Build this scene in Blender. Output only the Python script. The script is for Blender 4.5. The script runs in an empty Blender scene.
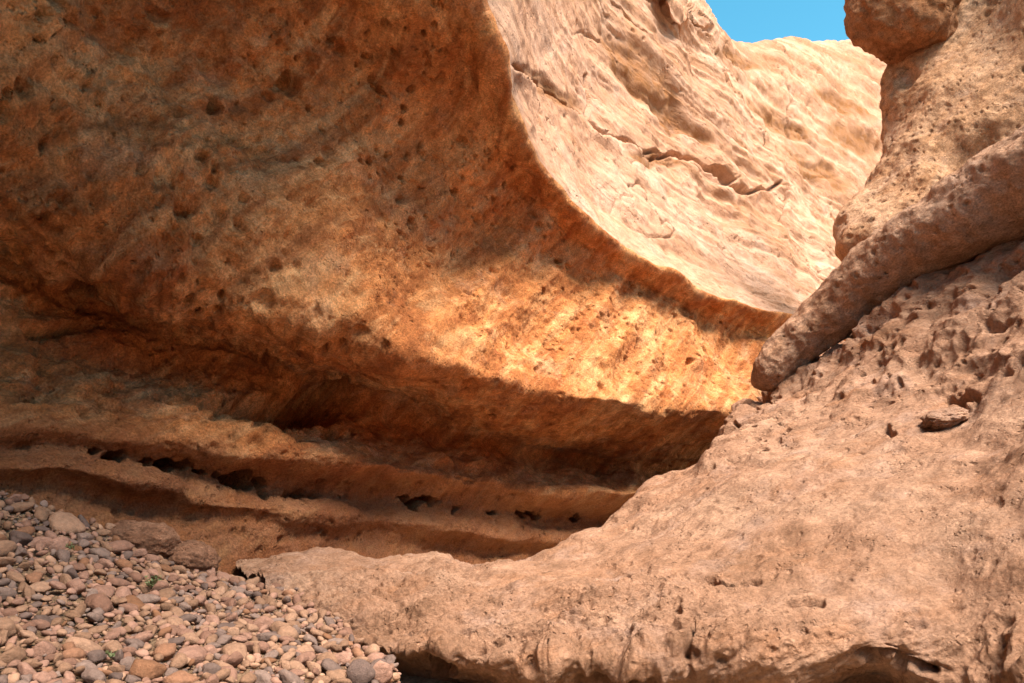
import bpy, bmesh, math, random
import numpy as np
R = math.radians
random.seed(7)
rng = np.random.default_rng(11)
sc = bpy.context.scene
COL = sc.collection

# ------------------------------------------------------------------ camera
F, W0, H0, PITCH = 700.0, 1024.0, 683.0, R(11.3)
CAMZ = 1.1
cam = bpy.data.cameras.new('camera')
cam.sensor_width = 36.0
cam.lens = 36.0 * F / W0
cam.clip_start, cam.clip_end = 0.05, 2000
camo = bpy.data.objects.new('camera', cam); COL.objects.link(camo)
camo.location = (0, 0, CAMZ); camo.rotation_euler = (R(90) + PITCH, 0, 0)
sc.camera = camo
# ------------------------------------------------------------------ sky, sun, exposure
SUN_DIR = np.array([0.30, -0.46, 0.84]); SUN_DIR /= np.linalg.norm(SUN_DIR)
ELEV = math.asin(SUN_DIR[2]); AZ = math.atan2(SUN_DIR[0], SUN_DIR[1])     # from +Y towards +X
wd = bpy.data.worlds.new('World'); sc.world = wd; wd.use_nodes = True
nt = wd.node_tree; bg = nt.nodes['Background']
sky = nt.nodes.new('ShaderNodeTexSky'); sky.sky_type = 'NISHITA'; sky.sun_disc = False
sky.sun_elevation = ELEV; sky.sun_rotation = AZ
sky.air_density = 1.0; sky.dust_density = 0.0; sky.ozone_density = 1.5
hsv = nt.nodes.new('ShaderNodeHueSaturation')
hsv.inputs['Hue'].default_value = 0.462; hsv.inputs['Saturation'].default_value = 1.25
nt.links.new(sky.outputs[0], hsv.inputs['Color']); nt.links.new(hsv.outputs[0], bg.inputs['Color'])
bg.inputs['Strength'].default_value = 0.11
sl = bpy.data.lights.new('sun', 'SUN'); sl.energy = 5.0; sl.angle = R(29.0); sl.color = (1.0, 0.90, 0.75)
so = bpy.data.objects.new('sun', sl); COL.objects.link(so)
from mathutils import Vector, Matrix, Euler
so.rotation_euler = Vector(SUN_DIR).to_track_quat('Z', 'Y').to_euler(); so.location = (0, 0, 40)
vs = sc.view_settings
vs.view_transform = 'Standard'; vs.look = 'None'; vs.gamma = 1.0; vs.use_curve_mapping = False
vs.exposure = 1.45
sc.cycles.max_bounces = 10; sc.cycles.diffuse_bounces = 6
sc.cycles.use_denoising = True

# ------------------------------------------------------------------ geometry helpers
cp, sp = math.cos(PITCH), math.sin(PITCH)
def pt(px, py, Y):
    """a point seen at (px, py), Y metres ahead of the camera"""
    u = (px - W0 / 2) / F; v = (H0 / 2 - py) / F
    dy = cp - v * sp; dz = sp + v * cp
    return np.array([u * Y / dy, Y, CAMZ + dz * Y / dy])
def project(P):
    d = P - np.array([0, 0, CAMZ])
    zc = np.maximum(d[..., 1] * cp + d[..., 2] * sp, 1e-3)
    v = (-d[..., 1] * sp + d[..., 2] * cp) / zc
    return W0 / 2 + F * d[..., 0] / zc, H0 / 2 - F * v
def cr(points, n, ts=None, ks=None):
    """centripetal-like cubic through points [k, ...] -> n samples"""
    P = np.asarray(points, float); k = len(P)
    if ks is None:
        flat = P.reshape(k, -1)
        d = np.sqrt(np.linalg.norm(np.diff(flat, axis=0), axis=1)) + 1e-6
        ks = np.concatenate([[0], np.cumsum(d)]); ks /= ks[-1]
    if ts is None: ts = np.linspace(0, 1, n)
    m = np.zeros_like(P)
    sh = (-1,) + (1,) * (P.ndim - 1)
    h = np.diff(ks).reshape(sh); s = np.diff(P, axis=0) / h
    m[1:-1] = (s[:-1] * h[1:] + s[1:] * h[:-1]) / (h[1:] + h[:-1]); m[0] = s[0]; m[-1] = s[-1]
    i = np.clip(np.searchsorted(ks, ts, side='right') - 1, 0, k - 2)
    hh = (ks[i + 1] - ks[i]); t = ((ts - ks[i]) / hh).reshape(sh); hh = hh.reshape(sh)
    t2, t3 = t * t, t * t * t
    return (2*t3-3*t2+1)*P[i] + (t3-2*t2+t)*hh*m[i] + (-2*t3+3*t2)*P[i+1] + (t3-t2)*hh*m[i+1]
def net(rows, nu, nv, wts=None):
    """rows: lists of (px, py, Y) or ('w', x, y, z) -> grid [nv, nu, 3]"""
    rr = []
    for r in rows:
        q = [np.array(p[1:], float) if p[0] == 'w' else pt(*p) for p in r]
        fine = cr(q, 600)
        dens = np.linalg.norm(np.diff(fine, axis=0), axis=1)
        mid = (fine[1:] + fine[:-1]) / 2
        if r[0][0] == 'w':
            mx, my = project(mid)
            inside = (mid[:, 1] > 1) * sstep(-140, -30, mx) * sstep(-140, -30, my)
            inside = np.convolve(np.pad(inside, 20, mode='edge'), np.ones(41) / 41, 'valid')
            dens = dens / (1.5 + np.maximum(mid[:, 1], 0)) * (.10 + .90 * inside)
            a = np.concatenate([[0], np.cumsum(dens)]); a /= a[-1]
            tt = np.linspace(0, 1, nu)
            rr.append(np.stack([np.interp(tt, a, fine[:, k]) for k in range(3)], -1))
        else: rr.append(cr(q, nu))
    rr = np.array(rr)
    if wts is None:
        d = np.array([np.sqrt(np.mean(np.linalg.norm(rr[i+1] - rr[i], axis=1))) for i in range(len(rr)-1)]) + .05
    else: d = np.array(wts, float)
    ks = np.concatenate([[0], np.cumsum(d)]); ks /= ks[-1]
    return cr(rr, nv, ks=ks)
def normals(G, flip=1):
    du = np.gradient(G, axis=1); dv = np.gradient(G, axis=0)
    n = np.cross(du, dv); n /= (np.linalg.norm(n, axis=-1, keepdims=True) + 1e-9)
    return n * flip
def soften(A, n=12, st=2):
    for q in range(n):
        for ax in (0, 1):
            p = np.concatenate([np.repeat(A.take([0], ax), st, ax), A, np.repeat(A.take([-1], ax), st, ax)], ax)
            L = A.shape[ax]
            A = (p.take(range(0, L), ax) + 2 * p.take(range(st, L + st), ax) + p.take(range(2 * st, L + 2 * st), ax)) / 4
    return A / (np.linalg.norm(A, axis=-1, keepdims=True) + 1e-9)
def warp(G, f, a, s):
    return G + a * np.stack([fbm(G * f, 3, s), fbm(G * f + 31, 3, s + 1), fbm(G * f + 57, 3, s + 2)], -1)
def _h(i, j, k, s):
    x = (i.astype(np.int64) * 374761393 + j.astype(np.int64) * 668265263 + k.astype(np.int64) * 2147483647 + s * 1274126177) & 0xffffffff
    x = ((x ^ (x >> 13)) * 1274126177) & 0xffffffff
    x = ((x ^ (x >> 16)) * 2246822519) & 0xffffffff
    return (x ^ (x >> 15)) & 0xffffffff
_GR = rng.normal(size=(256, 3)); _GR /= np.linalg.norm(_GR, axis=1, keepdims=True)
def perlin(P, s=0):
    f = np.floor(P); d = P - f; i = f.astype(np.int64)
    w = d * d * d * (d * (d * 6 - 15) + 10); out = 0
    for a in (0, 1):
        for b in (0, 1):
            for c in (0, 1):
                g = _GR[_h(i[..., 0] + a, i[..., 1] + b, i[..., 2] + c, s) & 255]
                dd = (g * (d - np.array([a, b, c]))).sum(-1)
                out = out + dd * (w[..., 0] if a else 1 - w[..., 0]) * (w[..., 1] if b else 1 - w[..., 1]) * (w[..., 2] if c else 1 - w[..., 2])
    return out * 1.5
def fbm(P, oct=4, s=0, gain=.5, lac=2.03):
    o = 0; a = 1
    for q in range(oct):
        o = o + a * perlin(P * lac ** q + 17.3 * q, s + q); a *= gain
    return o
def ridged(P, oct=3, s=0):
    o = 0; a = 1
    for q in range(oct):
        o = o + a * (1 - 2 * np.abs(perlin(P * 2.1 ** q + 9.1 * q, s + q))); a *= .5
    return o
def worley(P, s=0):
    """distance to the nearest of one random point per cell, and that point's random number"""
    f = np.floor(P - .5); i = f.astype(np.int64); d = P - f
    best = np.full(P.shape[:-1], 9.0); rid = np.zeros(P.shape[:-1])
    for a in (0, 1):
        for b in (0, 1):
            for c in (0, 1):
                h = _h(i[..., 0] + a, i[..., 1] + b, i[..., 2] + c, s)
                q = np.stack([(h & 1023) / 1023., ((h >> 10) & 1023) / 1023., ((h >> 20) & 1023) / 1023.], -1) + np.array([a, b, c])
                e = np.sqrt(((q - d) ** 2).sum(-1)); m = e < best
                best = np.where(m, e, best); rid = np.where(m, ((h >> 5) & 255) / 255., rid)
    return best, rid
def sstep(a, b, x):
    t = np.clip((x - a) / (b - a), 0, 1); return t * t * (3 - 2 * t)
def pits(P, scale, rad, prob, s=0, stretch=(1, 1, 1)):
    w, rid = worley(P * np.array(stretch) * scale, s)
    r = rad * (.5 + rid / max(prob, 1e-3) * .5)
    return np.where(rid < prob, 1 - sstep(0.5, 1.0, w / r), 0)
def grid_mesh(name, G, mat, smooth=True):
    nv, nu = G.shape[:2]
    me = bpy.data.meshes.new(name)
    idx = np.arange(nv * nu).reshape(nv, nu)
    q = np.stack([idx[:-1, :-1], idx[:-1, 1:], idx[1:, 1:], idx[1:, :-1]], -1).reshape(-1, 4)
    return raw_mesh(me, G.reshape(-1, 3), q, mat, smooth)
def raw_mesh(me, V, q, mat, smooth=True):
    n, k = q.shape
    me.vertices.add(len(V)); me.vertices.foreach_set('co', np.ascontiguousarray(V, np.float32).ravel())
    me.loops.add(n * k); me.loops.foreach_set('vertex_index', np.ascontiguousarray(q, np.int32).ravel())
    me.polygons.add(n); me.polygons.foreach_set('loop_start', np.arange(0, n * k, k, dtype=np.int32))
    me.update(calc_edges=True); me.validate()
    if smooth: me.polygons.foreach_set('use_smooth', np.ones(len(me.polygons), bool))
    if mat: me.materials.append(mat)
    return me
def link(name, me, label=None, cat=None, group=None, kind=None, parent=None):
    o = bpy.data.objects.new(name, me); COL.objects.link(o)
    for k, v in (('label', label), ('category', cat), ('group', group), ('kind', kind)):
        if v: o[k] = v
    if parent: o.parent = parent
    return o

# ------------------------------------------------------------------ materials
class N:
    def __init__(s, name):
        s.m = bpy.data.materials.new(name); s.m.use_nodes = True
        s.t = s.m.node_tree; s.b = s.t.nodes['Principled BSDF']
    def n(s, typ, **kw):
        x = s.t.nodes.new('ShaderNode' + typ)
        for k, v in kw.items():
            if k in x.inputs: x.inputs[k].default_value = v
            else: setattr(x, k, v)
        return x
    def l(s, a, b): s.t.links.new(a, b)
    def mapping(s, vec, scale=(1, 1, 1), rot=(0, 0, 0), loc=(0, 0, 0)):
        m = s.n('Mapping'); m.inputs['Scale'].default_value = scale; m.inputs['Rotation'].default_value = rot
        m.inputs['Location'].default_value = loc; s.l(vec, m.inputs['Vector']); return m.outputs[0]
    def noise(s, vec, scale, detail=6, rough=.55, dist=0.0):
        x = s.n('TexNoise'); x.inputs['Scale'].default_value = scale; x.inputs['Detail'].default_value = detail
        x.inputs['Roughness'].default_value = rough; x.inputs['Distortion'].default_value = dist
        s.l(vec, x.inputs['Vector']); return x.outputs['Fac']
    def ramp(s, fac, stops):
        r = s.n('ValToRGB'); e = r.color_ramp.elements
        while len(e) > 1: e.remove(e[-1])
        e[0].position = stops[0][0]; e[0].color = (*stops[0][1], 1)
        for p, c in stops[1:]:
            k = e.new(p); k.color = (*c, 1)
        s.l(fac, r.inputs['Fac']); return r.outputs['Color']
    def rng(s, fac, a, b, c=0., d=1.):
        r = s.n('MapRange'); r.inputs[1].default_value = a; r.inputs[2].default_value = b
        r.inputs[3].default_value = c; r.inputs[4].default_value = d; s.l(fac, r.inputs[0]); return r.outputs[0]
    def mix(s, fac, a, b, mode='MIX'):
        x = s.n('Mix', data_type='RGBA', blend_type=mode)
        if isinstance(fac, (int, float)): x.inputs[0].default_value = fac
        else: s.l(fac, x.inputs[0])
        for v, k in ((a, 6), (b, 7)):
            if isinstance(v, tuple): x.inputs[k].default_value = (*v, 1)
            else: s.l(v, x.inputs[k])
        return x.outputs[2]
    def math(s, op, a, b=None):
        x = s.n('Math', operation=op)
        for v, k in ((a, 0), (b, 1)):
            if v is None: continue
            if isinstance(v, (int, float)): x.inputs[k].default_value = v
            else: s.l(v, x.inputs[k])
        return x.outputs[0]
    def bump(s, h, strength, dist, prev=None):
        b = s.n('Bump'); b.inputs['Strength'].default_value = strength; b.inputs['Distance'].default_value = dist
        s.l(h, b.inputs['Height'])
        if prev is not None: s.l(prev, b.inputs['Normal'])
        return b.outputs[0]
def rock(name, cols, stain, pale, bed=(0, 0, 0), bedscale=(1, 1, 6), fine=1.0, pit=1.0, stain_amt=.5, pale_amt=.4, streak=None, veg=None, scale=1.0, attr=None, grain=1.0):
    """weathered sandstone: cols = three body colours, stain = iron / clay patches, pale = salty bloom"""
    k = N(name); co = k.n('TexCoord').outputs['Object']
    bv = k.mapping(k.mapping(co, rot=bed), bedscale)
    n1 = k.noise(co, .55 * scale, 8, .6, .4)
    n2 = k.noise(bv, .9 * scale, 8, .62, .5)
    n3 = k.noise(co, 6 * scale, 8, .65)
    n4 = k.noise(co, 45, 6, .7)
    f = k.math('ADD', k.math('MULTIPLY', n1, .45), k.math('ADD', k.math('MULTIPLY', n2, .4), k.math('MULTIPLY', n3, .15)))
    c = k.ramp(f, [(.36, cols[0]), (.5, cols[1]), (.64, cols[2])])
    m = k.rng(k.noise(k.mapping(bv, (1, 1, 1), loc=(7, 3, 1)), 1.3 * scale, 10, .7, .8), .52, .68, 0, stain_amt)
    c = k.mix(m, c, stain)
    m = k.rng(k.noise(k.mapping(co, (1, 1, 1), loc=(3, 9, 4)), 1.7 * scale, 10, .68, .3), .52, .7, 0, pale_amt)
    c = k.mix(m, c, pale)
    if veg:
        m = k.rng(k.noise(k.mapping(bv, (1, 1, 1), loc=(1, 2, 8)), 1.1 * scale, 8, .7, .5), .56, .66, 0, veg[1])
        c = k.mix(m, c, veg[0])
    if streak:
        sv = k.mapping(k.mapping(co, rot=bed), (.4, 1.0, 4.2))
        m = k.rng(k.noise(sv, 1.0, 7, .62, .35), .47, .60, 0, streak[1]); c = k.mix(m, c, streak[0])
        m = k.rng(k.noise(k.mapping(sv, loc=(5, 5, 5)), 1.2, 7, .62, .35), .52, .64, 0, streak[1] * .8); c = k.mix(m, c, streak[2])
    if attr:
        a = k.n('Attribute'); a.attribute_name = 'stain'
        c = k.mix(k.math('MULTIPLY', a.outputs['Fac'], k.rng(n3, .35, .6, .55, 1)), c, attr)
    g = k.rng(n4, .34, .66, 1 - .38 * grain, 1 + .34 * grain)
    c = k.mix(1.0, c, k.ramp(g, [(0, (0, 0, 0)), (1, (1, 1, 1))]) if False else _gray(k, g), 'MULTIPLY')
    g3 = k.rng(n3, .34, .66, 1 - .26 * grain, 1 + .22 * grain)
    c = k.mix(1.0, c, _gray(k, g3), 'MULTIPLY')
    k.l(c, k.b.inputs['Base Color'])
    k.b.inputs['Roughness'].default_value = .92; k.b.inputs['Specular IOR Level'].default_value = .15
    b = k.bump(k.noise(bv, 3.2, 10, .7, .6), .95 * fine, .12)
    b = k.bump(k.noise(co, 14, 9, .72), 1.0 * fine, .045, b)
    b = k.bump(k.noise(co, 70, 5, .75), .8 * fine, .010, b)
    if pit:
        for s_, th, dd in ((9, .20, .05), (24, .24, .022)):
            v = k.n('TexVoronoi'); v.inputs['Scale'].default_value = s_
            wob = k.n('VectorMath', operation='ADD'); k.l(co, wob.inputs[0])
            nz = k.n('TexNoise'); nz.inputs['Scale'].default_value = s_ * .9; nz.inputs['Detail'].default_value = 3; k.l(co, nz.inputs['Vector'])
            sc_ = k.n('VectorMath', operation='SCALE'); sc_.inputs['Scale'].default_value = .9 / s_; k.l(nz.outputs['Color'], sc_.inputs[0])
            k.l(sc_.outputs[0], wob.inputs[1]); k.l(wob.outputs[0], v.inputs['Vector'])
            gate = k.rng(k.noise(co, s_ * .16, 3, .6), .5, .62, 0, 1)
            h = k.math('MULTIPLY', k.math('SUBTRACT', k.rng(v.outputs['Distance'], th * .35, th * 1.3, 0, 1), 1), gate)
            b = k.bump(h, .9 * pit, dd, b)
    k.l(b, k.b.inputs['Normal'])
    return k.m
def _gray(k, v):
    x = k.n('CombineColor'); [k.l(v, x.inputs[i]) for i in range(3)]; return x.outputs[0]

M_ALC = rock('alcove_sandstone', [(.38, .11, .035), (.66, .25, .085), (.84, .45, .21)], (.36, .09, .03), (.80, .46, .27),
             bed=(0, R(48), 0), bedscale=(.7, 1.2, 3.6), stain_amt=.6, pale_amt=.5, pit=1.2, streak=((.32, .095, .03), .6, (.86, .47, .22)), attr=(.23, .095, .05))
M_PINK = rock('pale_sandstone', [(.40, .195, .11), (.51, .28, .18), (.57, .355, .255)], (.36, .155, .06), (.58, .375, .295),
              bed=(0, R(-24), 0), bedscale=(.6, .7, 4.5), stain_amt=.55, pale_amt=.5, fine=.65, grain=.6, scale=.6, attr=(.25, .105, .04))
M_BOUL = rock('smooth_sandstone', [(.275, .14, .08), (.38, .205, .13), (.46, .275, .185)], (.37, .16, .075), (.47, .315, .26),
              bed=(0, R(17), 0), bedscale=(.9, 1.4, 4.5), stain_amt=.45, pale_amt=.5, fine=.85, grain=.7)
M_BUTT = rock('buttress_sandstone', [(.36, .18, .09), (.46, .25, .14), (.54, .33, .21)], (.34, .15, .06), (.54, .38, .31),
              bed=(0, R(48), 0), bedscale=(.9, 1, 4), stain_amt=.6, pale_amt=.35)
M_SLAB = rock('grey_pink_sandstone', [(.38, .20, .12), (.48, .275, .18), (.56, .355, .255)], (.42, .20, .09), (.56, .385, .31),
              bed=(0, R(36), 0), bedscale=(.9, 1, 4), stain_amt=.4, pale_amt=.5)
M_OVER = rock('rusty_boulder', [(.25, .105, .045), (.33, .145, .065), (.42, .21, .11)], (.24, .10, .04), (.5, .3, .2), stain_amt=.6)
M_DUSK = rock('dusky_rock', [(.22, .10, .06), (.29, .14, .085), (.36, .19, .12)], (.2, .08, .04), (.36, .22, .16))
M_SAND = rock('pale_sand', [(.42, .29, .18), (.52, .37, .24), (.6, .45, .31)], (.45, .3, .18), (.6, .47, .34), pit=0)  # pale tone chosen so the unseen floor bounces light into the alcove
M_GRND = rock('sandy_ground', [(.27, .155, .09), (.34, .21, .13), (.41, .27, .18)], (.28, .16, .10), (.42, .30, .22), pit=0)

# ------------------------------------------------------------------ the canyon's left side: alcove wall, rim, bench and cliff in one sheet
Q = 1.0
def left_wall():
    W = 'w'
    rows = [
     # hidden back of the cliff top, then the sky line
     [(W,-8.00,-9,14.40),(W,-7,4,17),(W,3.6,17,17),(690,-120,20),(708,25,22.5),(740,75,26),(770,92,29),(800,100,33),(860,100,36),(960,110,38)],
     [(W,-7.60,-9,14.40),(W,-3.6,2,16.5),(W,3.6,14.6,17.2),(682,-60,16.2),(688,-12,16.6),(702,9,18),(718,36,20.5),(744,47,23.5),(800,47,27),(850,45,29),(960,60,32)],
     [(W,-7.45,-9,13.05),(W,-1.8,2,14.8),(W,2.4,12.3,14.6),(645,-30,14.9),(685,52,16.6),(740,108,19),(800,150,22),(870,205,25),(960,260,29)],
     [(W,-7.30,-9,11.70),(W,-1.3,2,13),(W,.7,8.2,12.6),(600,0,13),(645,70,14.6),(700,135,16.4),(770,195,18.8),(850,250,21.5),(940,290,25)],
     [(W,-7.16,-9,10.44),(W,-.6,2,11.6),(W,.2,7,11),(552,0,10.5),(592,98,12.2),(650,168,13.8),(730,225,15.8),(810,272,18.2),(900,310,21)],
     [(W,-5.70,-9,8.91),(W,.5,1.0,9.8),(W,.6,3.6,9.3),(W,.25,5.6,8.9),(522,0,8.2),(545,100,9.4),(583,180,10.7),(640,234,12),(712,277,13.7),(800,303,15.9),(880,320,18)],
     # rim; unseen start curves over the viewpoint, shaped to shade scree and ledges
     [(W,-5.65,-9,8.10),(W,.65,0,8.8),(W,.7,3,8.4),(W,.25,4.9,8.0),(488,0,6.5),(513,55,7.0),(521,105,7.7),(545,165,8.7),(600,225,10.2),(660,266,11.6),(720,297,13),(800,318,15),(880,330,17)],
     [(W,-5.61,-9,7.38),(W,-1,1,8.2),(W,-.8,4,8),(425,0,6.4),(480,95,7.75),(530,190,9.35),(590,252,10.8),(650,292,12.3),(710,318,13.6),(790,338,15.8),(880,347,17.6)],
     [(W,-5.55,-9,6.30),(W,-2.4,1,7),(W,-2.2,3.5,7),(290,0,6.0),(385,130,7.4),(470,230,9.0),(560,302,10.4),(640,338,11.8),(720,362,13.4),(880,368,17.2)],
     [(W,-5.49,-9,5.13),(W,-3.6,1,5.7),(W,-3.4,3.6,5.7),(160,25,5.5),(290,165,6.75),(380,260,7.8),(440,305,8.4),(530,350,9.5),(640,380,11.1),(740,396,12.9),(880,405,16.3)],
     [(W,-5.45,-9,4.50),(W,-4.0,1,5.0),(W,-3.8,3.6,5.0),(90,70,5.3),(220,190,6.1),(325,276,6.75),(400,329,7.35),(500,371,8.7),(630,399,10.5),(745,414,12.4),(880,427,15.5)],
     [(W,-5.42,-9,3.96),(W,-4.2,1,4.4),(W,-4,3.4,4.4),(45,180,5.2),(190,262,6.05),(315,316,6.75),(405,349,7.4),(500,383,8.75),(630,408,10.6),(745,421,12.5),(880,436,15.6)],
     [(W,-5.34,-9,2.52),(W,-4.8,1,2.8),(W,-4.8,3.4,2.8),(0,265,5.8),(200,340,7.5),(330,392,9.1),(480,440,11.0),(600,460,12.9),(720,468,14.9),(880,472,17)],
     [(W,-5.29,-9,1.71),(W,-4.4,1,1.9),(W,-4.3,3.4,1.9),(0,385,5.5),(200,422,6.8),(350,438,8.4),(480,468,10.6),(600,484,11.9),(720,490,13.6),(880,492,15.5)],
     [(W,-5.28,-9,1.44),(W,-4.2,1,1.6),(W,-4.2,3.4,1.6),(0,425,5.3),(200,448,6.55),(350,465,8.1),(480,486,10.35),(600,495,11.55),(720,498,13.3),(880,500,15.2)],
     [(W,-5.27,-9,1.22),(W,-4.4,1,1.35),(W,-4.4,3.4,1.35),(0,452,5.4),(115,459,6.1),(260,485,7.6),(420,503,9.8),(520,514,11.3),(600,516,12.6),(720,518,14.5),(880,520,15)],
     [(W,-5.26,-9,1.08),(W,-4.1,1,1.2),(W,-4.1,3.4,1.2),(0,468,5.2),(150,489,6.15),(300,511,7.7),(420,527,9.5),(540,540,11.3),(700,546,13.6),(880,550,14)],
     [(W,-5.25,-9,0.90),(W,-4.2,1,1.0),(W,-4.2,3.4,1.0),(0,484,5.35),(150,505,6.35),(300,529,7.9),(420,543,9.8),(540,551,11.6),(700,560,13.8),(880,560,14.2)],
     [(W,-5.23,-9,0.45),(W,-4.2,1,.5),(W,-4.2,3.4,.5),(0,540,5.3),(150,570,6.2),(300,580,7.8),(420,580,9.6),(540,580,11.4),(700,590,13),(880,600,14)],
     [(W,-5.18,-9,-0.36),(W,-4.2,1,-.4),(W,-4.2,3.4,-.4),(0,690,5.3),(150,690,6.2),(300,670,7.8),(420,660,9.6),(540,650,11.4),(700,640,13),(880,640,14)],
    ]
    wts = [.6, 1.5, 1.5, 1.5, 1.3, .8, .9, 1.4, 1.1, .7, .5, 1.3, 1.2, .7, .6, .5, .35, .7, .6]
    G = net(rows, int(820 * Q), int(900 * Q), wts)
    Nn = normals(G)
    G = warp(G, .8, .10, 301)
    Nn = soften(normals(G), 14)
    c = (G - np.array([0, 0, CAMZ]))[:, G.shape[1] // 3:]
    if (Nn[:, G.shape[1] // 3:] * c).sum(-1).mean() > 0: Nn = -Nn
    px, py = project(G)
    px = np.where(G[..., 1] < 1, -9e3, px)
    # which side of the rim (bench/cliff above, alcove below)
    tv = np.linspace(0, 1, G.shape[0])[:, None]
    ks = np.concatenate([[0], np.cumsum(wts)]); ks /= ks[-1]
    above = 1 - sstep(ks[6] - .012, ks[6] + .004, tv) + 0 * px
    alc = 1 - above
    low = sstep(ks[11], ks[12], tv) + 0 * px
    D = np.zeros_like(px)
    # alcove: broad scallops, flutes that fall away from the rim, tafoni pits
    lipw = 1 - .8 * np.exp(-((tv - (ks[10] + .3 * (ks[11] - ks[10]))) / .022) ** 2) * sstep(230, 330, px) - .6 * sstep(ks[13], ks[14], tv)
    lipw = lipw * (1 - .85 * np.exp(-((tv - ks[6]) / .034) ** 2))
    D += alc * lipw * (.20 * fbm(G * .4, 2, 1) + (.05 + .05 * (1 - sstep(150, 350, px))) * fbm(G * 1.5, 4, 5))
    fl = np.stack([G[..., 0] * 1.2 - G[..., 2] * .75 + G[..., 1] * .2, (G[..., 2] + G[..., 0] * .8) * .22, G[..., 1] * .3], -1)
    D += alc * (1 - low) * lipw * (.19 * ridged(fl * .8 + .15 * fbm(G * .7, 2, 9)[..., None], 1, 21) + (.012 + .03 * (1 - sstep(280, 420, px))) * ridged(fl * 3.6 + .3 * fbm(G, 2, 9)[..., None], 3, 22))
    strat = np.stack([G[..., 0] * .25, G[..., 1] * .25, (G[..., 2] + .05 * G[..., 0] + .12 * fbm(G * .6, 2, 3)) * 3.2], -1)
    D += alc * lipw * (.03 + .06 * low) * fbm(strat, 4, 31)
    leftz = 1 - sstep(120, 330, px)
    D += alc * (.03 + .05 * leftz * (1 - .5 * low)) * lipw * fbm(G * 3.2, 4, 35) + alc * .034 * lipw * (.45 + .55 * (1 - sstep(280, 420, px))) * ridged(G * 6, 3, 36)
    gate = sstep(-.25, .25, fbm(G * .5, 2, 77))
    D -= alc * .12 * lipw * pits(warp(G, 3, .06, 81), 2.1, .32, .4, 3, (1, 1, 1.5)) * gate
    D -= alc * .11 * lipw * pits(warp(G, 7, .035, 84), 5.0, .40, .55, 4) * sstep(-.3, .2, fbm(G * .7, 2, 78))
    D -= alc * .055 * lipw * pits(warp(G, 14, .015, 87), 11, .45, .5, 5) * sstep(-.3, .2, fbm(G * .9, 2, 79))
    # caves along the seam and dark hollows
    for hx, hy, rx, ry, dep in ((90,452,5,2.5,.4),(115,455,11,4,1.0),(141,462,7,6,1.0),(172,466,20,6,.9),(201,472,6,3,.5),(219,477,5,4,.4),(240,481,17,7,.45),(263,488,6,10,.7),(300,494,22,4,.25),
                                (405,499,6,3,.5),(422,502,14,4,.8),(455,509,9,3,.4),(490,512,6,2,.3),(528,515,12,3,.7),(574,515,5,5,1.0),(290,402,70,15,.9),(346,424,14,6,1.0),
                                (265,352,18,10,.3),(85,283,20,10,.35),(300,400,60,14,.35),(180,215,14,8,.15),(60,330,40,8,.2),(205,110,8,9,.25),(290,85,12,12,.25)):
        wx = px + 10 * fbm(G * 4, 4, 61); wy = py + 6 * fbm(G * 4, 4, 62)
        r = np.sqrt(((wx - hx) / rx) ** 2 + ((wy - hy) / ry) ** 2)
        D -= alc * dep * (1 - sstep(.3, 1.15, r))
    # bench and cliff: long steps that dip to the right, cracks, blocky hollows
    bd = G[..., 2] + .30 * G[..., 0] - .22 * G[..., 1] + .16 * fbm(G * .25, 3, 41)
    st = bd * 1.1; fr = st - np.floor(st)
    far = sstep(10, 16, G[..., 1])
    D += above * far * (.13 * (sstep(0, .75, fr) - sstep(.86, 1, fr)) - .12) * (.5 + .5 * sstep(-.2, .4, fbm(G * .2, 2, 43)))
    D += above * (.25 * fbm(G * .3, 3, 45) * (.3 + .7 * far) + .03 * far * ridged(G * 1.2, 3, 47) + .02 * fbm(G * 5, 3, 48))
    bb = np.stack([bd * 3.2, G[..., 0] * .5, G[..., 1] * .5], -1)
    D += above * (.02 + .045 * far) * fbm(np.stack([bd * 4.2, G[..., 0] * .22, G[..., 1] * .22], -1), 4, 50)
    D -= above * .08 * pits(warp(G, 5, .05, 99), 3.6, .38, .5, 52, (1, 1, 1.6)) * sstep(-.1, .3, fbm(bb * .4, 2, 53))
    ck = np.abs(perlin(np.stack([bd * .9, G[..., 0] * .35, G[..., 1] * .35], -1) + .25 * fbm(G * .8, 3, 57)[..., None], 59))
    D -= above * far * .16 * (1 - sstep(.008, .035, ck)) * sstep(-.1, .3, fbm(G * .25, 2, 60))
    cr_lines = [[(515,66),(548,88),(580,112),(594,132),(625,140),(652,160),(676,150),(694,158)],[(594,132),(640,150),(682,152),(720,172),(734,180)],
                [(694,158),(722,176),(745,192),(768,190),(782,182)],[(782,184),(786,200),(785,225)],[(590,75),(592,100),(590,118)]]
    for ln in cr_lines:
        dm = np.full(px.shape, 1e9)
        wx = px + 3 * perlin(G * 1.5, 63); wy = py + 3 * perlin(G * 1.5, 64)
        for (x0, y0), (x1, y1) in zip(ln[:-1], ln[1:]):
            t = np.clip(((wx - x0) * (x1 - x0) + (wy - y0) * (y1 - y0)) / ((x1 - x0) ** 2 + (y1 - y0) ** 2), 0, 1)
            dm = np.minimum(dm, np.hypot(wx - x0 - t * (x1 - x0), wy - y0 - t * (y1 - y0)))
        D -= above * .28 * (1 - sstep(.5, 2.4, dm)); D += above * .05 * (1 - sstep(2.8, 14, dm)) * (wy > np.interp(px, [515, 590, 650, 700, 780], [66, 122, 160, 160, 188]))
    stain = np.zeros_like(px)
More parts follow.
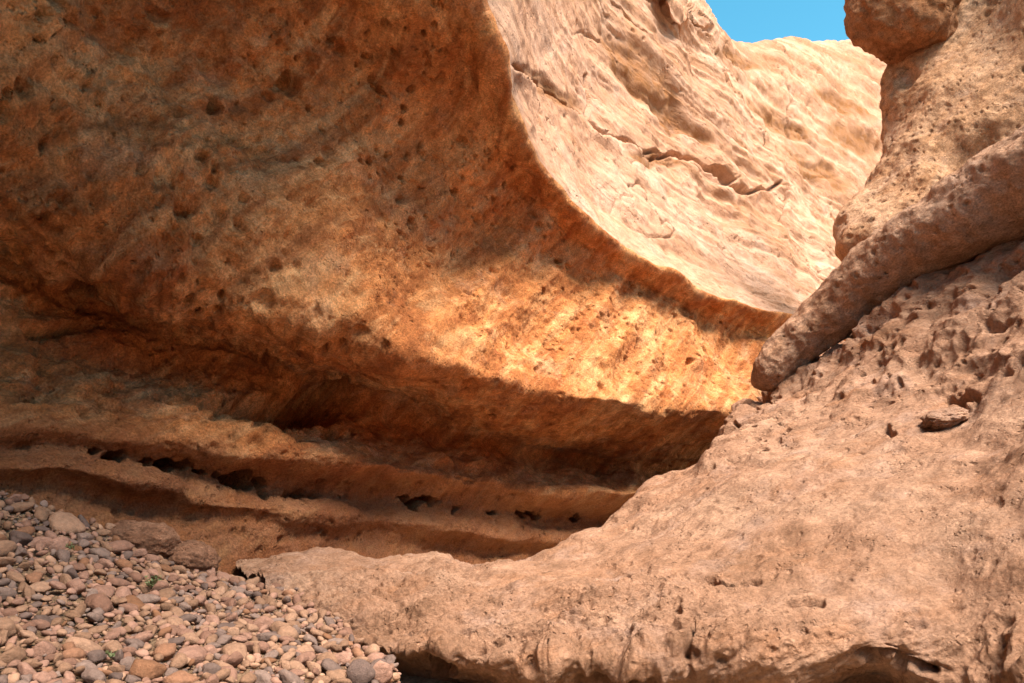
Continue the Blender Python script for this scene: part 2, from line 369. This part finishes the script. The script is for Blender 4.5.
    for hx, hy, rx, ry, dep, rot in ((640,72,62,17,.45,.80),(690,128,30,6,.45,.75),(540,78,26,7,.3,.55),(670,112,26,10,.6,.8),(560,95,30,9,.4,.5),(655,160,34,8,.4,.15),(740,62,30,8,.5,.3),
                                (780,120,45,9,.7,.55),(850,140,30,14,.6,.6),(820,170,40,8,.5,.6),(845,105,36,8,.5,.4)):
        a, b = px - hx + 6 * perlin(G * 1.2, 65), py - hy + 6 * perlin(G * 1.2, 66)
        r = np.sqrt(((a * math.cos(rot) + b * math.sin(rot)) / rx) ** 2 + ((-a * math.sin(rot) + b * math.cos(rot)) / ry) ** 2)
        D -= above * .2 * dep * (1 - sstep(.6, 1.1, r)) * (.8 + .5 * perlin(G * 3, 67))
        stain = np.maximum(stain, above * (1 - sstep(.6, 1.25, r)) * min(1, dep * 2.4))
    band = sstep(.05, .45, fbm(np.stack([bd * 2.4, G[..., 0] * .25, G[..., 1] * .25], -1), 3, 55) + .3 * perlin(G * 3, 56)) * far * .55
    band = np.maximum(band, sstep(.15, .5, perlin(np.stack([bd * 1.1 + .4, G[..., 1] * .1, 0 * bd], -1), 58)) * .3)
    stain = np.maximum(stain, above * band)
    G2 = G + Nn * D[..., None]
    G2 = G2 + 0
    stain = np.maximum(stain, alc * .85 * sstep(ks[13], ks[15], tv + .01 * fbm(G * .8, 3, 90)))  # duller brown stratum, darkened further to paint shade onto the lower ledges
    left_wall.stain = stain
    return G2, int(round(ks[6] * (G.shape[0] - 1)))
GL, rim_row = left_wall()
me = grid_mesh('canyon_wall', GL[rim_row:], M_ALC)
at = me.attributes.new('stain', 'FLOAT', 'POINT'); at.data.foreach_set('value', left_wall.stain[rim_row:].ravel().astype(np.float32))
link('canyon_wall', me, kind='structure')
me = grid_mesh('cliff', GL[:rim_row + 1], M_PINK)
at = me.attributes.new('stain', 'FLOAT', 'POINT'); at.data.foreach_set('value', left_wall.stain[:rim_row + 1].ravel().astype(np.float32))
link('cliff', me, kind='structure')

# ------------------------------------------------------------------ great smooth outcrop on the right
def right_outcrop():
    rows = [
     [(205,610,7.8),(400,610,8.6),(560,600,10.5),(660,560,12),(740,520,13),(800,470,13),(900,380,12),(1024,300,11),(1400,150,9)],
     [(228,580,7.4),(300,566,7.6),(400,568,7.6),(512,568,7.4),(580,542,7.9),(660,494,9),(712,468,10),(760,412,10.3),(806,366,10.2),(862,324,9.8),(922,280,9.2),(1024,228,8.2),(1350,60,6)],
     [(236,571,6.9),(300,559,6.9),(400,560,6.9),(510,562,6.6),(570,537,7.0),(650,489,8),(706,461,8.9),(752,412,9.2),(800,370,9.1),(860,329,8.7),(920,286,8.1),(1024,234,7.1),(1350,80,5.2)],
     [(244,578,6.4),(312,574,6.2),(412,578,6.0),(522,574,5.8),(592,552,6.1),(682,502,6.9),(742,455,7.7),(800,406,8.1),(860,364,7.9),(920,328,7.5),(1024,284,6.6),(1350,150,4.8)],
     [(256,592,6),(332,600,5.45),(432,606,5.15),(542,598,4.95),(632,573,5.15),(722,523,5.8),(800,462,6.45),(870,430,6.5),(938,412,6.2),(1024,385,5.6),(1350,300,4.1)],
     [(270,606,5.6),(350,628,5.0),(440,636,4.7),(550,638,4.5),(660,618,4.45),(760,578,4.6),(850,528,4.8),(940,495,4.7),(1024,470,4.4),(1350,430,3.3)],
     [(295,640,5.1),(380,658,4.7),(440,664,4.5),(550,674,4.3),(680,672,4.15),(780,670,4.0),(870,658,3.9),(950,676,3.7),(1024,698,3.4),(1350,740,2.5)],
     [(300,665,5.2),(385,690,4.85),(445,692,4.7),(560,704,4.5),(680,702,4.4),(790,712,4.2),(880,690,4.25),(950,730,3.8),(1024,760,3.5),(1350,820,2.6)],
     [(300,720,5.1),(385,760,4.6),(445,760,4.75),(560,800,4.5),(680,800,4.4),(790,800,4.25),(880,800,4.25),(950,820,3.8),(1024,850,3.4),(1350,950,2.7)],
    ]
    G = warp(net(rows, int(760 * Q), int(560 * Q), [.8, .7, 1, 1.5, 1.6, 1.5, .6, .6]), 1.5, .05, 311)
    Nn = soften(normals(G), 14); c = G - np.array([0, 0, CAMZ])
    if (Nn * c).sum(-1).mean() > 0: Nn = -Nn
    px, py = project(G)
    tq = np.linspace(0, 1, G.shape[0])[:, None]; kq = np.cumsum([0, .8, .7, 1, 1.5, 1.6, 1.5, .6, .6]); kq = kq / kq[-1]
    calm = 1 - .85 * sstep(kq[6] - .05, kq[6] + .01, tq)
    D = .12 * fbm(G * .7, 3, 101) + .03 * fbm(G * 2.4, 4, 103)
    sx = G[..., 0] * .8 + G[..., 2] * .6; sz = -G[..., 0] * .5 + G[..., 2] * .85
    tex = np.stack([sx * 1.2, G[..., 1] * 3, sz * 5], -1)
    rough = calm * sstep(560, 640, py + 60 * perlin(G * .9, 71) - (px - 600) * .05)
    D += (.020 + .06 * rough) * fbm(tex, 5, 105) + (.012 + .045 * rough) * ridged(np.stack([sx * 3, G[..., 1] * 6, sz * 8], -1), 4, 107)
    # rough pitted band under the beam
    band = 1 - sstep(-6, 40, py - np.interp(px, [700, 760, 820, 900, 960, 1030], [468, 440, 405, 385, 385, 360]))
    band = band * sstep(690, 720, px)
    D -= (.03 + .12 * (1 - sstep(860, 920, px))) * (1 - sstep(0, 26, py - np.interp(px, [756, 782, 825, 880, 940, 1024], [394, 388, 350, 305, 268, 222]))) * sstep(750, 790, px)
    D += band * (.10 * fbm(G * 1.2, 2, 109) + .085 * ridged(np.stack([sx * 1.1, G[..., 1] * 2, sz * 3.6], -1), 3, 111) + .03 * fbm(tex * 2.2, 4, 113))
    D -= band * .09 * pits(warp(np.stack([sx * .55, G[..., 1], sz * 1.5], -1), 3, .12, 91), 2.4, .36, .4, 115)
    D -= (.3 + band) * .05 * pits(G + .02 * fbm(G * 7, 2, 8)[..., None], 6.5, .40, .5, 117)
    D -= rough * .05 * pits(G, 7, .45, .5, 119, (1, 1, 1.6))
    ckb = np.abs(perlin(np.stack([sx * .55, G[..., 1] * .9, sz * 3.0], -1) + .25 * fbm(G * 1.5, 3, 141)[..., None], 142))
    D -= (.25 + .75 * rough) * .07 * (1 - sstep(.01, .06, ckb)) * sstep(.05, .35, fbm(G * .9, 2, 143)) * calm
    for hx, hy, rx, ry, dep in ((955,400,18,9,.16),(880,662,26,7,.2),(915,672,20,9,.4),(620,674,40,8,.3),(436,668,14,16,.22),(745,432,8,4,.12),(880,338,10,5,.15),(890,436,8,6,.1),
                                (760,402,14,10,.2),(620,580,12,8,.08),(720,572,34,5,.12),(800,603,22,6,.1),(590,600,6,6,.08),(660,610,10,6,.06),(848,343,18,7,.10),(1000,330,22,8,.10)):
        wx = px + 12 * fbm(G * 4, 3, 61); wy = py + 9 * fbm(G * 4, 3, 62)
        r = np.sqrt(((wx - hx) / rx) ** 2 + ((wy - hy) / ry) ** 2)
        D -= dep * (1 - sstep(.3, 1.15, r))
    return G + Nn * D[..., None]
link('rock_outcrop', grid_mesh('rock_outcrop', right_outcrop(), M_BOUL),
     'huge smooth tan rock outcrop sweeping up to the right, pitted along its top', 'rock outcrop')

# ------------------------------------------------------------------ buttress on the right
def buttress():
    rows = [
     [(985,-110,13.0),(965,0,13.1),(925,72,13.1),(918,120,12.9),(908,166,12.5),(885,228,12.0),(890,264,11.7),(910,350,11.5)],
     [(940,-110,12.9),(920,0,12.9),(886,70,12.9),(882,120,12.7),(872,165,12.3),(847,229,11.8),(857,263,11.5),(884,350,11.3)],
     [(935,-110,12.6),(915,0,12.6),(882,72,12.6),(879,120,12.4),(868,166,12),(842,232,11.5),(852,262,11.2),(880,350,11)],
     [(1010,-110,11.5),(985,0,11.5),(932,66,11.6),(916,120,11.3),(905,178,10.8),(888,235,10.4),(892,275,10.2),(915,350,10)],
     [(1080,-110,9.8),(1042,0,10.2),(992,84,10.4),(955,140,10.4),(936,190,10),(926,240,9.6),(935,290,9.4),(950,350,9.2)],
     [(1250,-110,8.2),(1180,0,9.0),(1080,110,9.7),(1030,160,9.7),(1005,205,9.3),(990,250,8.9),(985,300,8.7),(990,350,8.6)],
     [(1500,-110,6.5),(1450,0,7.2),(1300,100,7.6),(1200,150,7.6),(1130,190,7.6),(1100,240,7.4),(1080,290,7.3),(1080,350,7.2)],
     [(1900,-110,5),(1900,0,5.2),(1800,100,5.4),(1700,200,5.4),(1600,300,5.4),(1550,350,5.4),(1500,400,5.4),(1500,450,5.4)],
    ]
    G = net(rows, int(420 * Q), int(330 * Q), [.8, .5, 1, 1, 1.2, 1, 1])
    Nn = normals(G); c = G - np.array([0, 0, CAMZ])
    if (Nn * c).sum(-1).mean() > 0: Nn = -Nn
    px, py = project(G)
    D = .26 * fbm(G * .45, 2, 121) + .045 * fbm(G * 1.6, 4, 123) + .025 * fbm(G * 5, 4, 124)
    sz = G[..., 2] * .7 - G[..., 0] * .7
    tex = np.stack([(G[..., 0] + G[..., 2]) * .4, G[..., 1] * .8, sz * 2.2], -1)
    D += .06 * fbm(tex, 4, 125)
    D -= .04 * pits(warp(G, 2, .16, 95), 1.6, .28, .2, 127, (1, 1, 2)) + .05 * pits(warp(G, 5, .06, 97), 4, .34, .25, 128) + .03 * pits(G, 10, .42, .5, 129)
    for hx, hy, rx, ry, dep in ((980,150,60,34,.5),(985,215,40,16,.25),(905,78,10,14,.12)):
        r = np.sqrt(((px + 8 * perlin(G * 2, 61) - hx) / rx) ** 2 + ((py + 8 * perlin(G * 2, 62) - hy) / ry) ** 2)
        D -= dep * (1 - sstep(.2, 1.2, r))
    return G + Nn * D[..., None]
link('rock_buttress', grid_mesh('rock_buttress', buttress(), M_BUTT),
     'tall tan rock buttress leaning over the gorge behind the diagonal rock beam', 'rock buttress')

# ------------------------------------------------------------------ diagonal rock beam: swept body with a blunt end
def beam():
    top = [(748,378,9.3),(768,352,9.3),(800,322,9.1),(860,262,8.6),(930,212,7.9),(1024,155,7.1),(1180,70,6),(1400,-40,5)]
    bot = [(755,392,9.2),(778,384,9.0),(822,344,8.7),(876,300,8.2),(936,260,7.6),(1024,214,6.8),(1180,150,5.7),(1400,60,4.7)]
    A = cr([pt(*p) for p in top], 260); B = cr([pt(*p) for p in bot], 260)
    C_ = (A + B) / 2; T = np.gradient(C_, axis=0); T /= np.linalg.norm(T, axis=1, keepdims=True)
    up = (A - B); rad = np.linalg.norm(up, axis=1, keepdims=True) / 2; up /= 2 * rad; rad = rad * .92
    side = np.cross(T, up); side /= np.linalg.norm(side, axis=1, keepdims=True)
    nv = 130; th = np.linspace(0, 2 * math.pi, nv)
    cs = np.sign(np.cos(th)) * np.abs(np.cos(th)) ** .8; sn = np.sign(np.sin(th)) * np.abs(np.sin(th)) ** .8
    t = np.linspace(0, 1, 260)[:, None]
    cap = np.sqrt(np.clip(1 - (1 - np.clip(t / .06, 0, 1)) ** 2, 0, 1)); cap = np.maximum(cap, .02)
    G = C_[:, None] + (up * rad * cap)[:, None] * cs[None, :, None] + (side * rad * 1.15 * cap)[:, None] * sn[None, :, None]
    out = G - C_[:, None]; out /= np.linalg.norm(out, axis=-1, keepdims=True)
    P = G
    D = .06 * fbm(P * 1.2, 3, 131) + .03 * fbm(P * 4, 4, 133) + .018 * ridged(P * 5, 3, 134)
    D -= .025 * pits(warp(P, 4, .05, 93), 3.5, .30, .25, 135) + .035 * pits(P, 9, .4, .5, 136)
    return G + out * (D * cap)[..., None]
link('rock_beam', grid_mesh('rock_beam', beam(), M_SLAB),
     'long rounded grey-pink rock beam lying diagonally with its blunt end over the gorge', 'rock ledge')

def lump(center, radii, s, rough=.2, n=5, rot=(0, 0, 0), freq=1.2):
    bm = bmesh.new(); bmesh.ops.create_icosphere(bm, subdivisions=n, radius=1)
    V = np.array([v.co[:] for v in bm.verts]); Fc = np.array([[v.index for v in f.verts] for f in bm.faces]); bm.free()
    d = 1 + rough * fbm(V * freq, 4, s) + rough * .25 * ridged(V * freq * 2.2, 3, s + 9)
    V = V * d[:, None] * np.array(radii)
    V = V @ np.array(Euler(rot).to_matrix()).T
    return V + np.array(center), Fc
V, Fc = lump(pt(908, 3, 12.0), (.92, .9, 1.08), 201, .22, 6, (0, R(20), 0))
link('overhanging_boulder', raw_mesh(bpy.data.meshes.new('boulder'), V, Fc, M_OVER),
     'orange-brown boulder jutting out against the sky at the top of the buttress', 'boulder')
V, Fc = lump(pt(945, 418, 5.95), (.19, .15, .075), 211, .25, 5, (0, R(-12), R(10)), 1.8)
link('flat_stone', raw_mesh(bpy.data.meshes.new('flat_stone'), V, Fc, M_BOUL),
     'flat tan stone lying loose in a hollow of the smooth outcrop', 'stone')

# ------------------------------------------------------------------ ground
gx = np.concatenate([-np.geomspace(300, 6, 14), np.linspace(-5, 5, 40), np.geomspace(6, 300, 14)])
gy = np.concatenate([-np.geomspace(300, 6, 14), np.linspace(-5, 20, 60), np.geomspace(21, 300, 12)])
X, Yy = np.meshgrid(gx, gy)
P = np.stack([X, Yy, np.zeros_like(X)], -1)
P[..., 2] = -.15 + .12 * fbm(P * .3, 3, 151)
link('ground', grid_mesh('ground', P, M_SAND), kind='structure')

# ------------------------------------------------------------------ unseen gorge wall added behind and beside the viewpoint to block light
def added_back_wall():
    plan = [(9.8, 8.5), (8.6, 5), (8.5, 1), (8.5, -5), (6, -12), (0, -16), (-8, -18)]
    hts = [(-.5, 0), (1.2, -.5), (3, -.9), (5.5, -.3), (7.5, .5), (9.5, 1.2), (10.5, 4)]
    pl = np.array(plan); ctr = np.array([0., 2.])
    rows = []
    for z, o in hts:
        d = pl - ctr; d /= np.linalg.norm(d, axis=1, keepdims=True)
        q = pl + d * o; rows.append([('w', x, y, z if x < 6.4 else z * .62) for x, y in q])
    G = net_plain(rows, 220, 130)
    Nn = soften(normals(G), 8)
    return G + Nn * (.5 * fbm(G * .35, 3, 171) + .2 * fbm(G * 1.2, 4, 173))[..., None]
def net_plain(rows, nu, nv):
    A = np.array([cr([np.array(p[1:], float) for p in r], nu) for r in rows]); return cr(A, nv)
link('canyon_wall', grid_mesh('canyon_wall', added_back_wall(), M_BUTT), kind='structure')

# ------------------------------------------------------------------ scree of pebbles
def scree_net(nu, nv):
    rows = [
     [(-500,430,4.2),(-120,462,4.9),(0,492,5.2),(100,527,5.6),(200,570,6.0),(300,592,5.8),(360,640,4.9),(400,672,4.35)],
     [(-500,470,3.7),(-120,520,4.4),(0,540,4.7),(100,570,4.9),(200,605,5.0),(290,630,4.8),(350,665,4.3),(400,690,4.1)],
     [(-500,560,3.1),(-120,600,3.7),(0,615,3.9),(100,635,4.0),(200,655,4.0),(290,670,4.0),(350,690,3.9),(410,710,3.85)],
     [(-500,700,2.4),(-120,700,2.8),(0,700,2.95),(100,705,3.1),(200,712,3.2),(290,718,3.3),(350,725,3.4),(410,740,3.5)],
     [(-400,900,1.7),(-120,860,1.9),(0,850,2.0),(100,850,2.1),(200,850,2.2),(290,850,2.3),(350,850,2.4),(410,850,2.5)],
    ]
    return net(rows, nu, nv)
SG = scree_net(160, 160)
SN = normals(SG)
if SN[..., 2].mean() < 0: SN = -SN
link('scree_slope', grid_mesh('scree_slope', SG - SN * .02 + SN * (.03 * fbm(SG * 4, 3, 161))[..., None], M_GRND), kind='structure')

def pebble_mat(name, a, b):
    k = N(name); co = k.n('TexCoord').outputs['Object']
    oi = k.n('ObjectInfo').outputs['Random']
    geo = k.n('NewGeometry').outputs['Random Per Island']
    rnd = k.math('FRACT', k.math('ADD', oi, k.math('MULTIPLY', geo, 7.31)))
    c = k.mix(rnd, a, b)
    n1 = k.noise(co, 3.0, 6, .65); n2 = k.noise(co, 26, 5, .7)
    c = k.mix(1.0, c, _gray(k, k.rng(n1, .3, .7, .7, 1.2)), 'MULTIPLY')
    c = k.mix(1.0, c, _gray(k, k.rng(n2, .3, .7, .75, 1.2)), 'MULTIPLY')
    k.l(c, k.b.inputs['Base Color']); k.b.inputs['Roughness'].default_value = .85
    k.b.inputs['Specular IOR Level'].default_value = .25
    b_ = k.bump(n2, .35, .02); b_ = k.bump(k.noise(co, 7, 6, .6), .35, .06, b_)
    k.l(b_, k.b.inputs['Normal']); return k.m
PM = {'tan': pebble_mat('tan_stone', (.22, .118, .072), (.36, .205, .135)),
      'pinkish': pebble_mat('pinkish_stone', (.20, .10, .068), (.34, .185, .135)),
      'grey': pebble_mat('grey_stone', (.12, .076, .064), (.25, .165, .135)),
      'rusty': pebble_mat('rusty_stone', (.20, .09, .045), (.28, .135, .08))}
def stone_shape(s, sub=3, angular=.5):
    bm = bmesh.new(); bmesh.ops.create_icosphere(bm, subdivisions=sub, radius=1)
    V = np.array([v.co[:] for v in bm.verts]); Fc = np.array([[v.index for v in f.verts] for f in bm.faces]); bm.free()
    r = np.random.default_rng(s)
    dirs = r.normal(size=(10, 3)); dirs /= np.linalg.norm(dirs, axis=1, keepdims=True)
    cut = r.uniform(.55, .92, 10)
    h = np.maximum((V @ dirs.T) / cut, 1e-3).max(1)
    rr = (1 - angular) + angular / np.maximum(h, .8)
    V = V * (rr * (1 + .16 * fbm(V * .9 + s * 3.1, 2, s) + .035 * fbm(V * 3, 3, s + 5)))[:, None]
    V = V * np.array([1, r.uniform(.66, .9), r.uniform(.45, .68)])
    return V / np.abs(V[:, 0]).max(), Fc
HI = [stone_shape(500 + i, 3, .45 + .5 * (i % 5) / 4) for i in range(14)]
LO = [stone_shape(500 + i, 2, .45 + .5 * (i % 5) / 4) for i in range(14)]
# scatter over the slope, largest first
cell = np.linalg.norm(np.cross(SG[1:, :-1] - SG[:-1, :-1], SG[:-1, 1:] - SG[:-1, :-1]), axis=-1)
pr = (cell / cell.sum()).ravel()
AREA = cell.sum()
def slope_at(k):
    i, j = np.divmod(k, SG.shape[1] - 1); a, b = rng.random(2)
    p = SG[i, j] * (1-a) * (1-b) + SG[i+1, j] * a * (1-b) + SG[i, j+1] * (1-a) * b + SG[i+1, j+1] * a * b
    return p, SN[i, j]
placed = []; gridh = {}
def try_place(p, n, r, fac, lift):
    c = tuple(np.floor(p / .16).astype(int))
    for a in (-1, 0, 1):
        for b in (-1, 0, 1):
            for d in (-1, 0, 1):
                for q in gridh.get((c[0]+a, c[1]+b, c[2]+d), ()):
                    if np.linalg.norm(q[0] - p) < fac * (q[1] + r): return False
    gridh.setdefault(c, []).append((p, r)); placed.append((p, n, r, lift)); return True
named = [  # px, py, Y, half-length, colour, shape, label
 (22,505,5.15,.085,'tan',0,'round tan stone perched at the top of the scree near the left edge'),
 (64,525,5.25,.14,'tan',6,'long tan stone lying at the top edge of the scree, below the dark ledge'),
 (16,543,4.75,.11,'grey',4,'dark grey angular stone near the left edge, high on the scree'),
 (4,590,4.1,.10,'grey',9,'pale grey rounded stone cut by the left edge of the photo'),
 (386,657,4.1,.10,'pinkish',14,'upright reddish slab of stone at the lower tip of the scree, against the outcrop'),
 (363,668,4.0,.062,'grey',5,'dark brownish oval stone beside the upright slab at the scree tip'),
 (342,657,4.0,.075,'tan',1,'large tan blocky stone left of the dark oval stone at the scree tip'),
 (285,633,4.6,.085,'tan',10,'pale round stone standing out in the middle right of the scree'),
 (92,556,5.0,.055,'grey',8,'small pale bluish chip of stone high on the scree'),
 (150,668,3.55,.11,'rusty',3,'rust-brown stone near the bottom of the scree, left of its darker twin'),
 (182,672,3.5,.10,'rusty',7,'rust-brown ragged stone near the bottom of the scree, right of its twin')]
HI.append(stone_shape(777, 3, .8)); LO.append(HI[-1])
for q in named:
    p = pt(*q[:3]); d = np.linalg.norm(SG.reshape(-1, 3) - p, axis=1); k = d.argmin()
    pp = SG.reshape(-1, 3)[k]; try_place(pp, SN.reshape(-1, 3)[k], q[3] * .8, 0, 0)
NNAMED = len(placed)
for rmin, rmax, tries, fac, lift in ((.052, .076, 150, .80, .10), (.036, .052, 1500, .80, .35), (.023, .036, 8000, .80, .4), (.008, .018, 12000, .7, .15)):
    ks_ = rng.choice(len(pr), size=tries, p=pr)
    for k in ks_:
        p, n = slope_at(k); try_place(p, n, rng.uniform(rmin, rmax), fac, lift)
def place_matrix(p, n, r, lift, seed, tilt=.45, yaw=None):
    g = np.random.default_rng(seed)
    z = Vector(n) + Vector(g.normal(size=3)) * tilt * .7; z.normalize()
    m = z.to_track_quat('Z', 'Y').to_matrix() @ Matrix.Rotation(g.uniform(0, 6.28) if yaw is None else yaw, 3, 'Z')
    sx = r * g.uniform(1.05, 1.45); sy = r * g.uniform(.95, 1.2); sz = r * g.uniform(.95, 1.25)
    loc = Vector(p + n * (r * (.12 + lift * g.uniform(0, 1.6))))
    return Matrix.Translation(loc) @ m.to_4x4() @ Matrix.Diagonal((sx, sy, sz, 1))
colours = ['tan', 'pinkish', 'grey', 'rusty']
ccol = [colours[i] for i in rng.choice(4, size=len(placed), p=[.42, .31, .21, .06])]
size = []
for i, (p, n, r, l) in enumerate(placed):
    x, y = project(p); dd = p[1]
    vis = -10 < x < W0 + 5 and 480 < y < H0 + 8
    if vis and x > 395: vis = False
    size.append(r / dd if vis else -1)
order = [i for i in np.argsort(size)[::-1] if size[i] > 0 and i >= NNAMED][:285]
meshes = {}
def peb_mesh(sh, colr):
    if (sh, colr) not in meshes:
        V, Fc = HI[sh]; meshes[(sh, colr)] = raw_mesh(bpy.data.meshes.new(colr + '_pebble'), V, Fc, PM[colr])
    return meshes[(sh, colr)]
for q, (p, n, r, l) in zip(named, placed[:NNAMED]):
    o = link('stone', peb_mesh(q[5], q[4]), q[6], 'stone')
    o.matrix_world = place_matrix(p, n, q[3] * .8, 0.1, int(q[0]), .25, yaw=.3)
    if 'upright' in q[6]:
        o.matrix_world = Matrix.Translation(Vector(p) + Vector((0, 0, .06))) @ Euler((R(80), R(20), R(15))).to_matrix().to_4x4() @ Matrix.Diagonal((.08, .10, .07, 1))
LB = {'tan': 'tan water-worn pebble among the loose stones of the scree', 'pinkish': 'pinkish-brown pebble among the loose stones of the scree',
      'grey': 'grey pebble among the paler loose stones of the scree', 'rusty': 'rust-brown pebble among the paler loose stones of the scree'}
solo = set(order)
for i in order:
    p, n, r, l = placed[i]; sh = int(rng.integers(0, 14))
    o = link('pebble', peb_mesh(sh, ccol[i]), LB[ccol[i]], 'pebble', ccol[i] + ' pebbles of the scree')
    o.matrix_world = place_matrix(p, n, r, l, 9000 + i)
VV, FF, MI = [], [], []; off = 0
for i, (p, n, r, l) in enumerate(placed):
    if i < NNAMED or i in solo: continue
    V, Fc = LO[int(rng.integers(0, 14))]; m = np.array(place_matrix(p, n, r, l, 9000 + i))
    VV.append(V @ m[:3, :3].T + m[:3, 3]); FF.append(Fc + off); off += len(V); MI.append(np.full(len(Fc), colours.index(ccol[i])))
me = raw_mesh(bpy.data.meshes.new('pebbles'), np.concatenate(VV), np.concatenate(FF), None)
for c in colours: me.materials.append(PM[c])
me.polygons.foreach_set('material_index', np.concatenate(MI).astype(np.int32)); me.update()
link('pebbles', me, 'mass of smaller pebbles and grit filling the scree between the larger stones', 'pebbles', None, 'stuff')
# dusky boulders half buried where the scree meets the wall
for (x, y, Y_, rad, sd, lab) in ((143,545,5.75,(.26,.2,.17),231,'dusky red half-buried boulder behind the scree edge, the higher of two'),
                                 (184,561,5.95,(.24,.2,.16),232,'dusky red half-buried boulder behind the scree edge, the lower of two')):
    V, Fc = lump(pt(x, y, Y_), rad, sd, .25, 5, (0, R(15), R(20)))
    link('boulder', raw_mesh(bpy.data.meshes.new('boulder'), V, Fc, M_DUSK), lab, 'boulder')
# small green herbs among the stones
k = N('herb_leaf'); k.b.inputs['Base Color'].default_value = (.13, .17, .07, 1); k.b.inputs['Roughness'].default_value = .6; M_HERB = k.m
k = N('herb_stem'); k.b.inputs['Base Color'].default_value = (.12, .11, .045, 1); M_STEM = k.m
def herb(x, y, Y_, h, n, lab, sd):
    g = np.random.default_rng(sd)
    p = pt(x, y, Y_); kk = np.linalg.norm(SG.reshape(-1, 3) - p, axis=1).argmin(); base = SG.reshape(-1, 3)[kk] + np.array([0, 0, .03])
    root = bpy.data.objects.new('small_plant', None); COL.objects.link(root); root.location = base
    root['label'] = lab; root['category'] = 'plant'; root['group'] = 'green herbs in the scree'
    sb, lb = bmesh.new(), bmesh.new()
    for i in range(n):
        a = g.uniform(0, 6.28); tip = Vector((math.cos(a) * h * g.uniform(.2, .8), math.sin(a) * h * g.uniform(.2, .8), h * g.uniform(.5, 1)))
        side = Vector((-math.sin(a), math.cos(a), 0)) * .002
        v = [sb.verts.new(c) for c in (side, -side, tip - side, tip + side)]; sb.faces.new(v)
        w = [sb.verts.new(c) for c in (Vector((0, 0, .003)), Vector((0, 0, -.003)), tip + Vector((0, 0, -.003)), tip + Vector((0, 0, .003)))]; sb.faces.new(w)
        for q in range(6):
            c0 = tip * g.uniform(.35, 1); dr = Vector(g.normal(size=3)); dr.z = abs(dr.z) * .6; dr.normalize()
            L = h * g.uniform(.22, .38); sd_ = dr.cross(Vector(g.normal(size=3))).normalized() * L * .24; up_ = dr.cross(sd_).normalized() * L * .08
            v = [lb.verts.new(c) for c in (c0, c0 + dr * L * .5 + sd_, c0 + dr * L, c0 + dr * L * .5 - sd_, c0 + dr * L * .5 - up_)]
            lb.faces.new((v[0], v[1], v[4])); lb.faces.new((v[1], v[2], v[4])); lb.faces.new((v[2], v[3], v[4])); lb.faces.new((v[3], v[0], v[4]))
    for nm, b, m in (('stem', sb, M_STEM), ('foliage', lb, M_HERB)):
        mm = bpy.data.meshes.new(nm); b.to_mesh(mm); b.free(); mm.materials.append(m); link(nm, mm, parent=root)
herb(69, 566, 4.9, .06, 7, 'small green herb high on the scree, the leftmost of three', 1)
herb(151, 590, 4.85, .09, 10, 'largest green herb, with pale leaves, in the middle of the scree', 2)
herb(108, 664, 3.6, .04, 7, 'tiny green herb low on the scree near the bottom edge', 3)
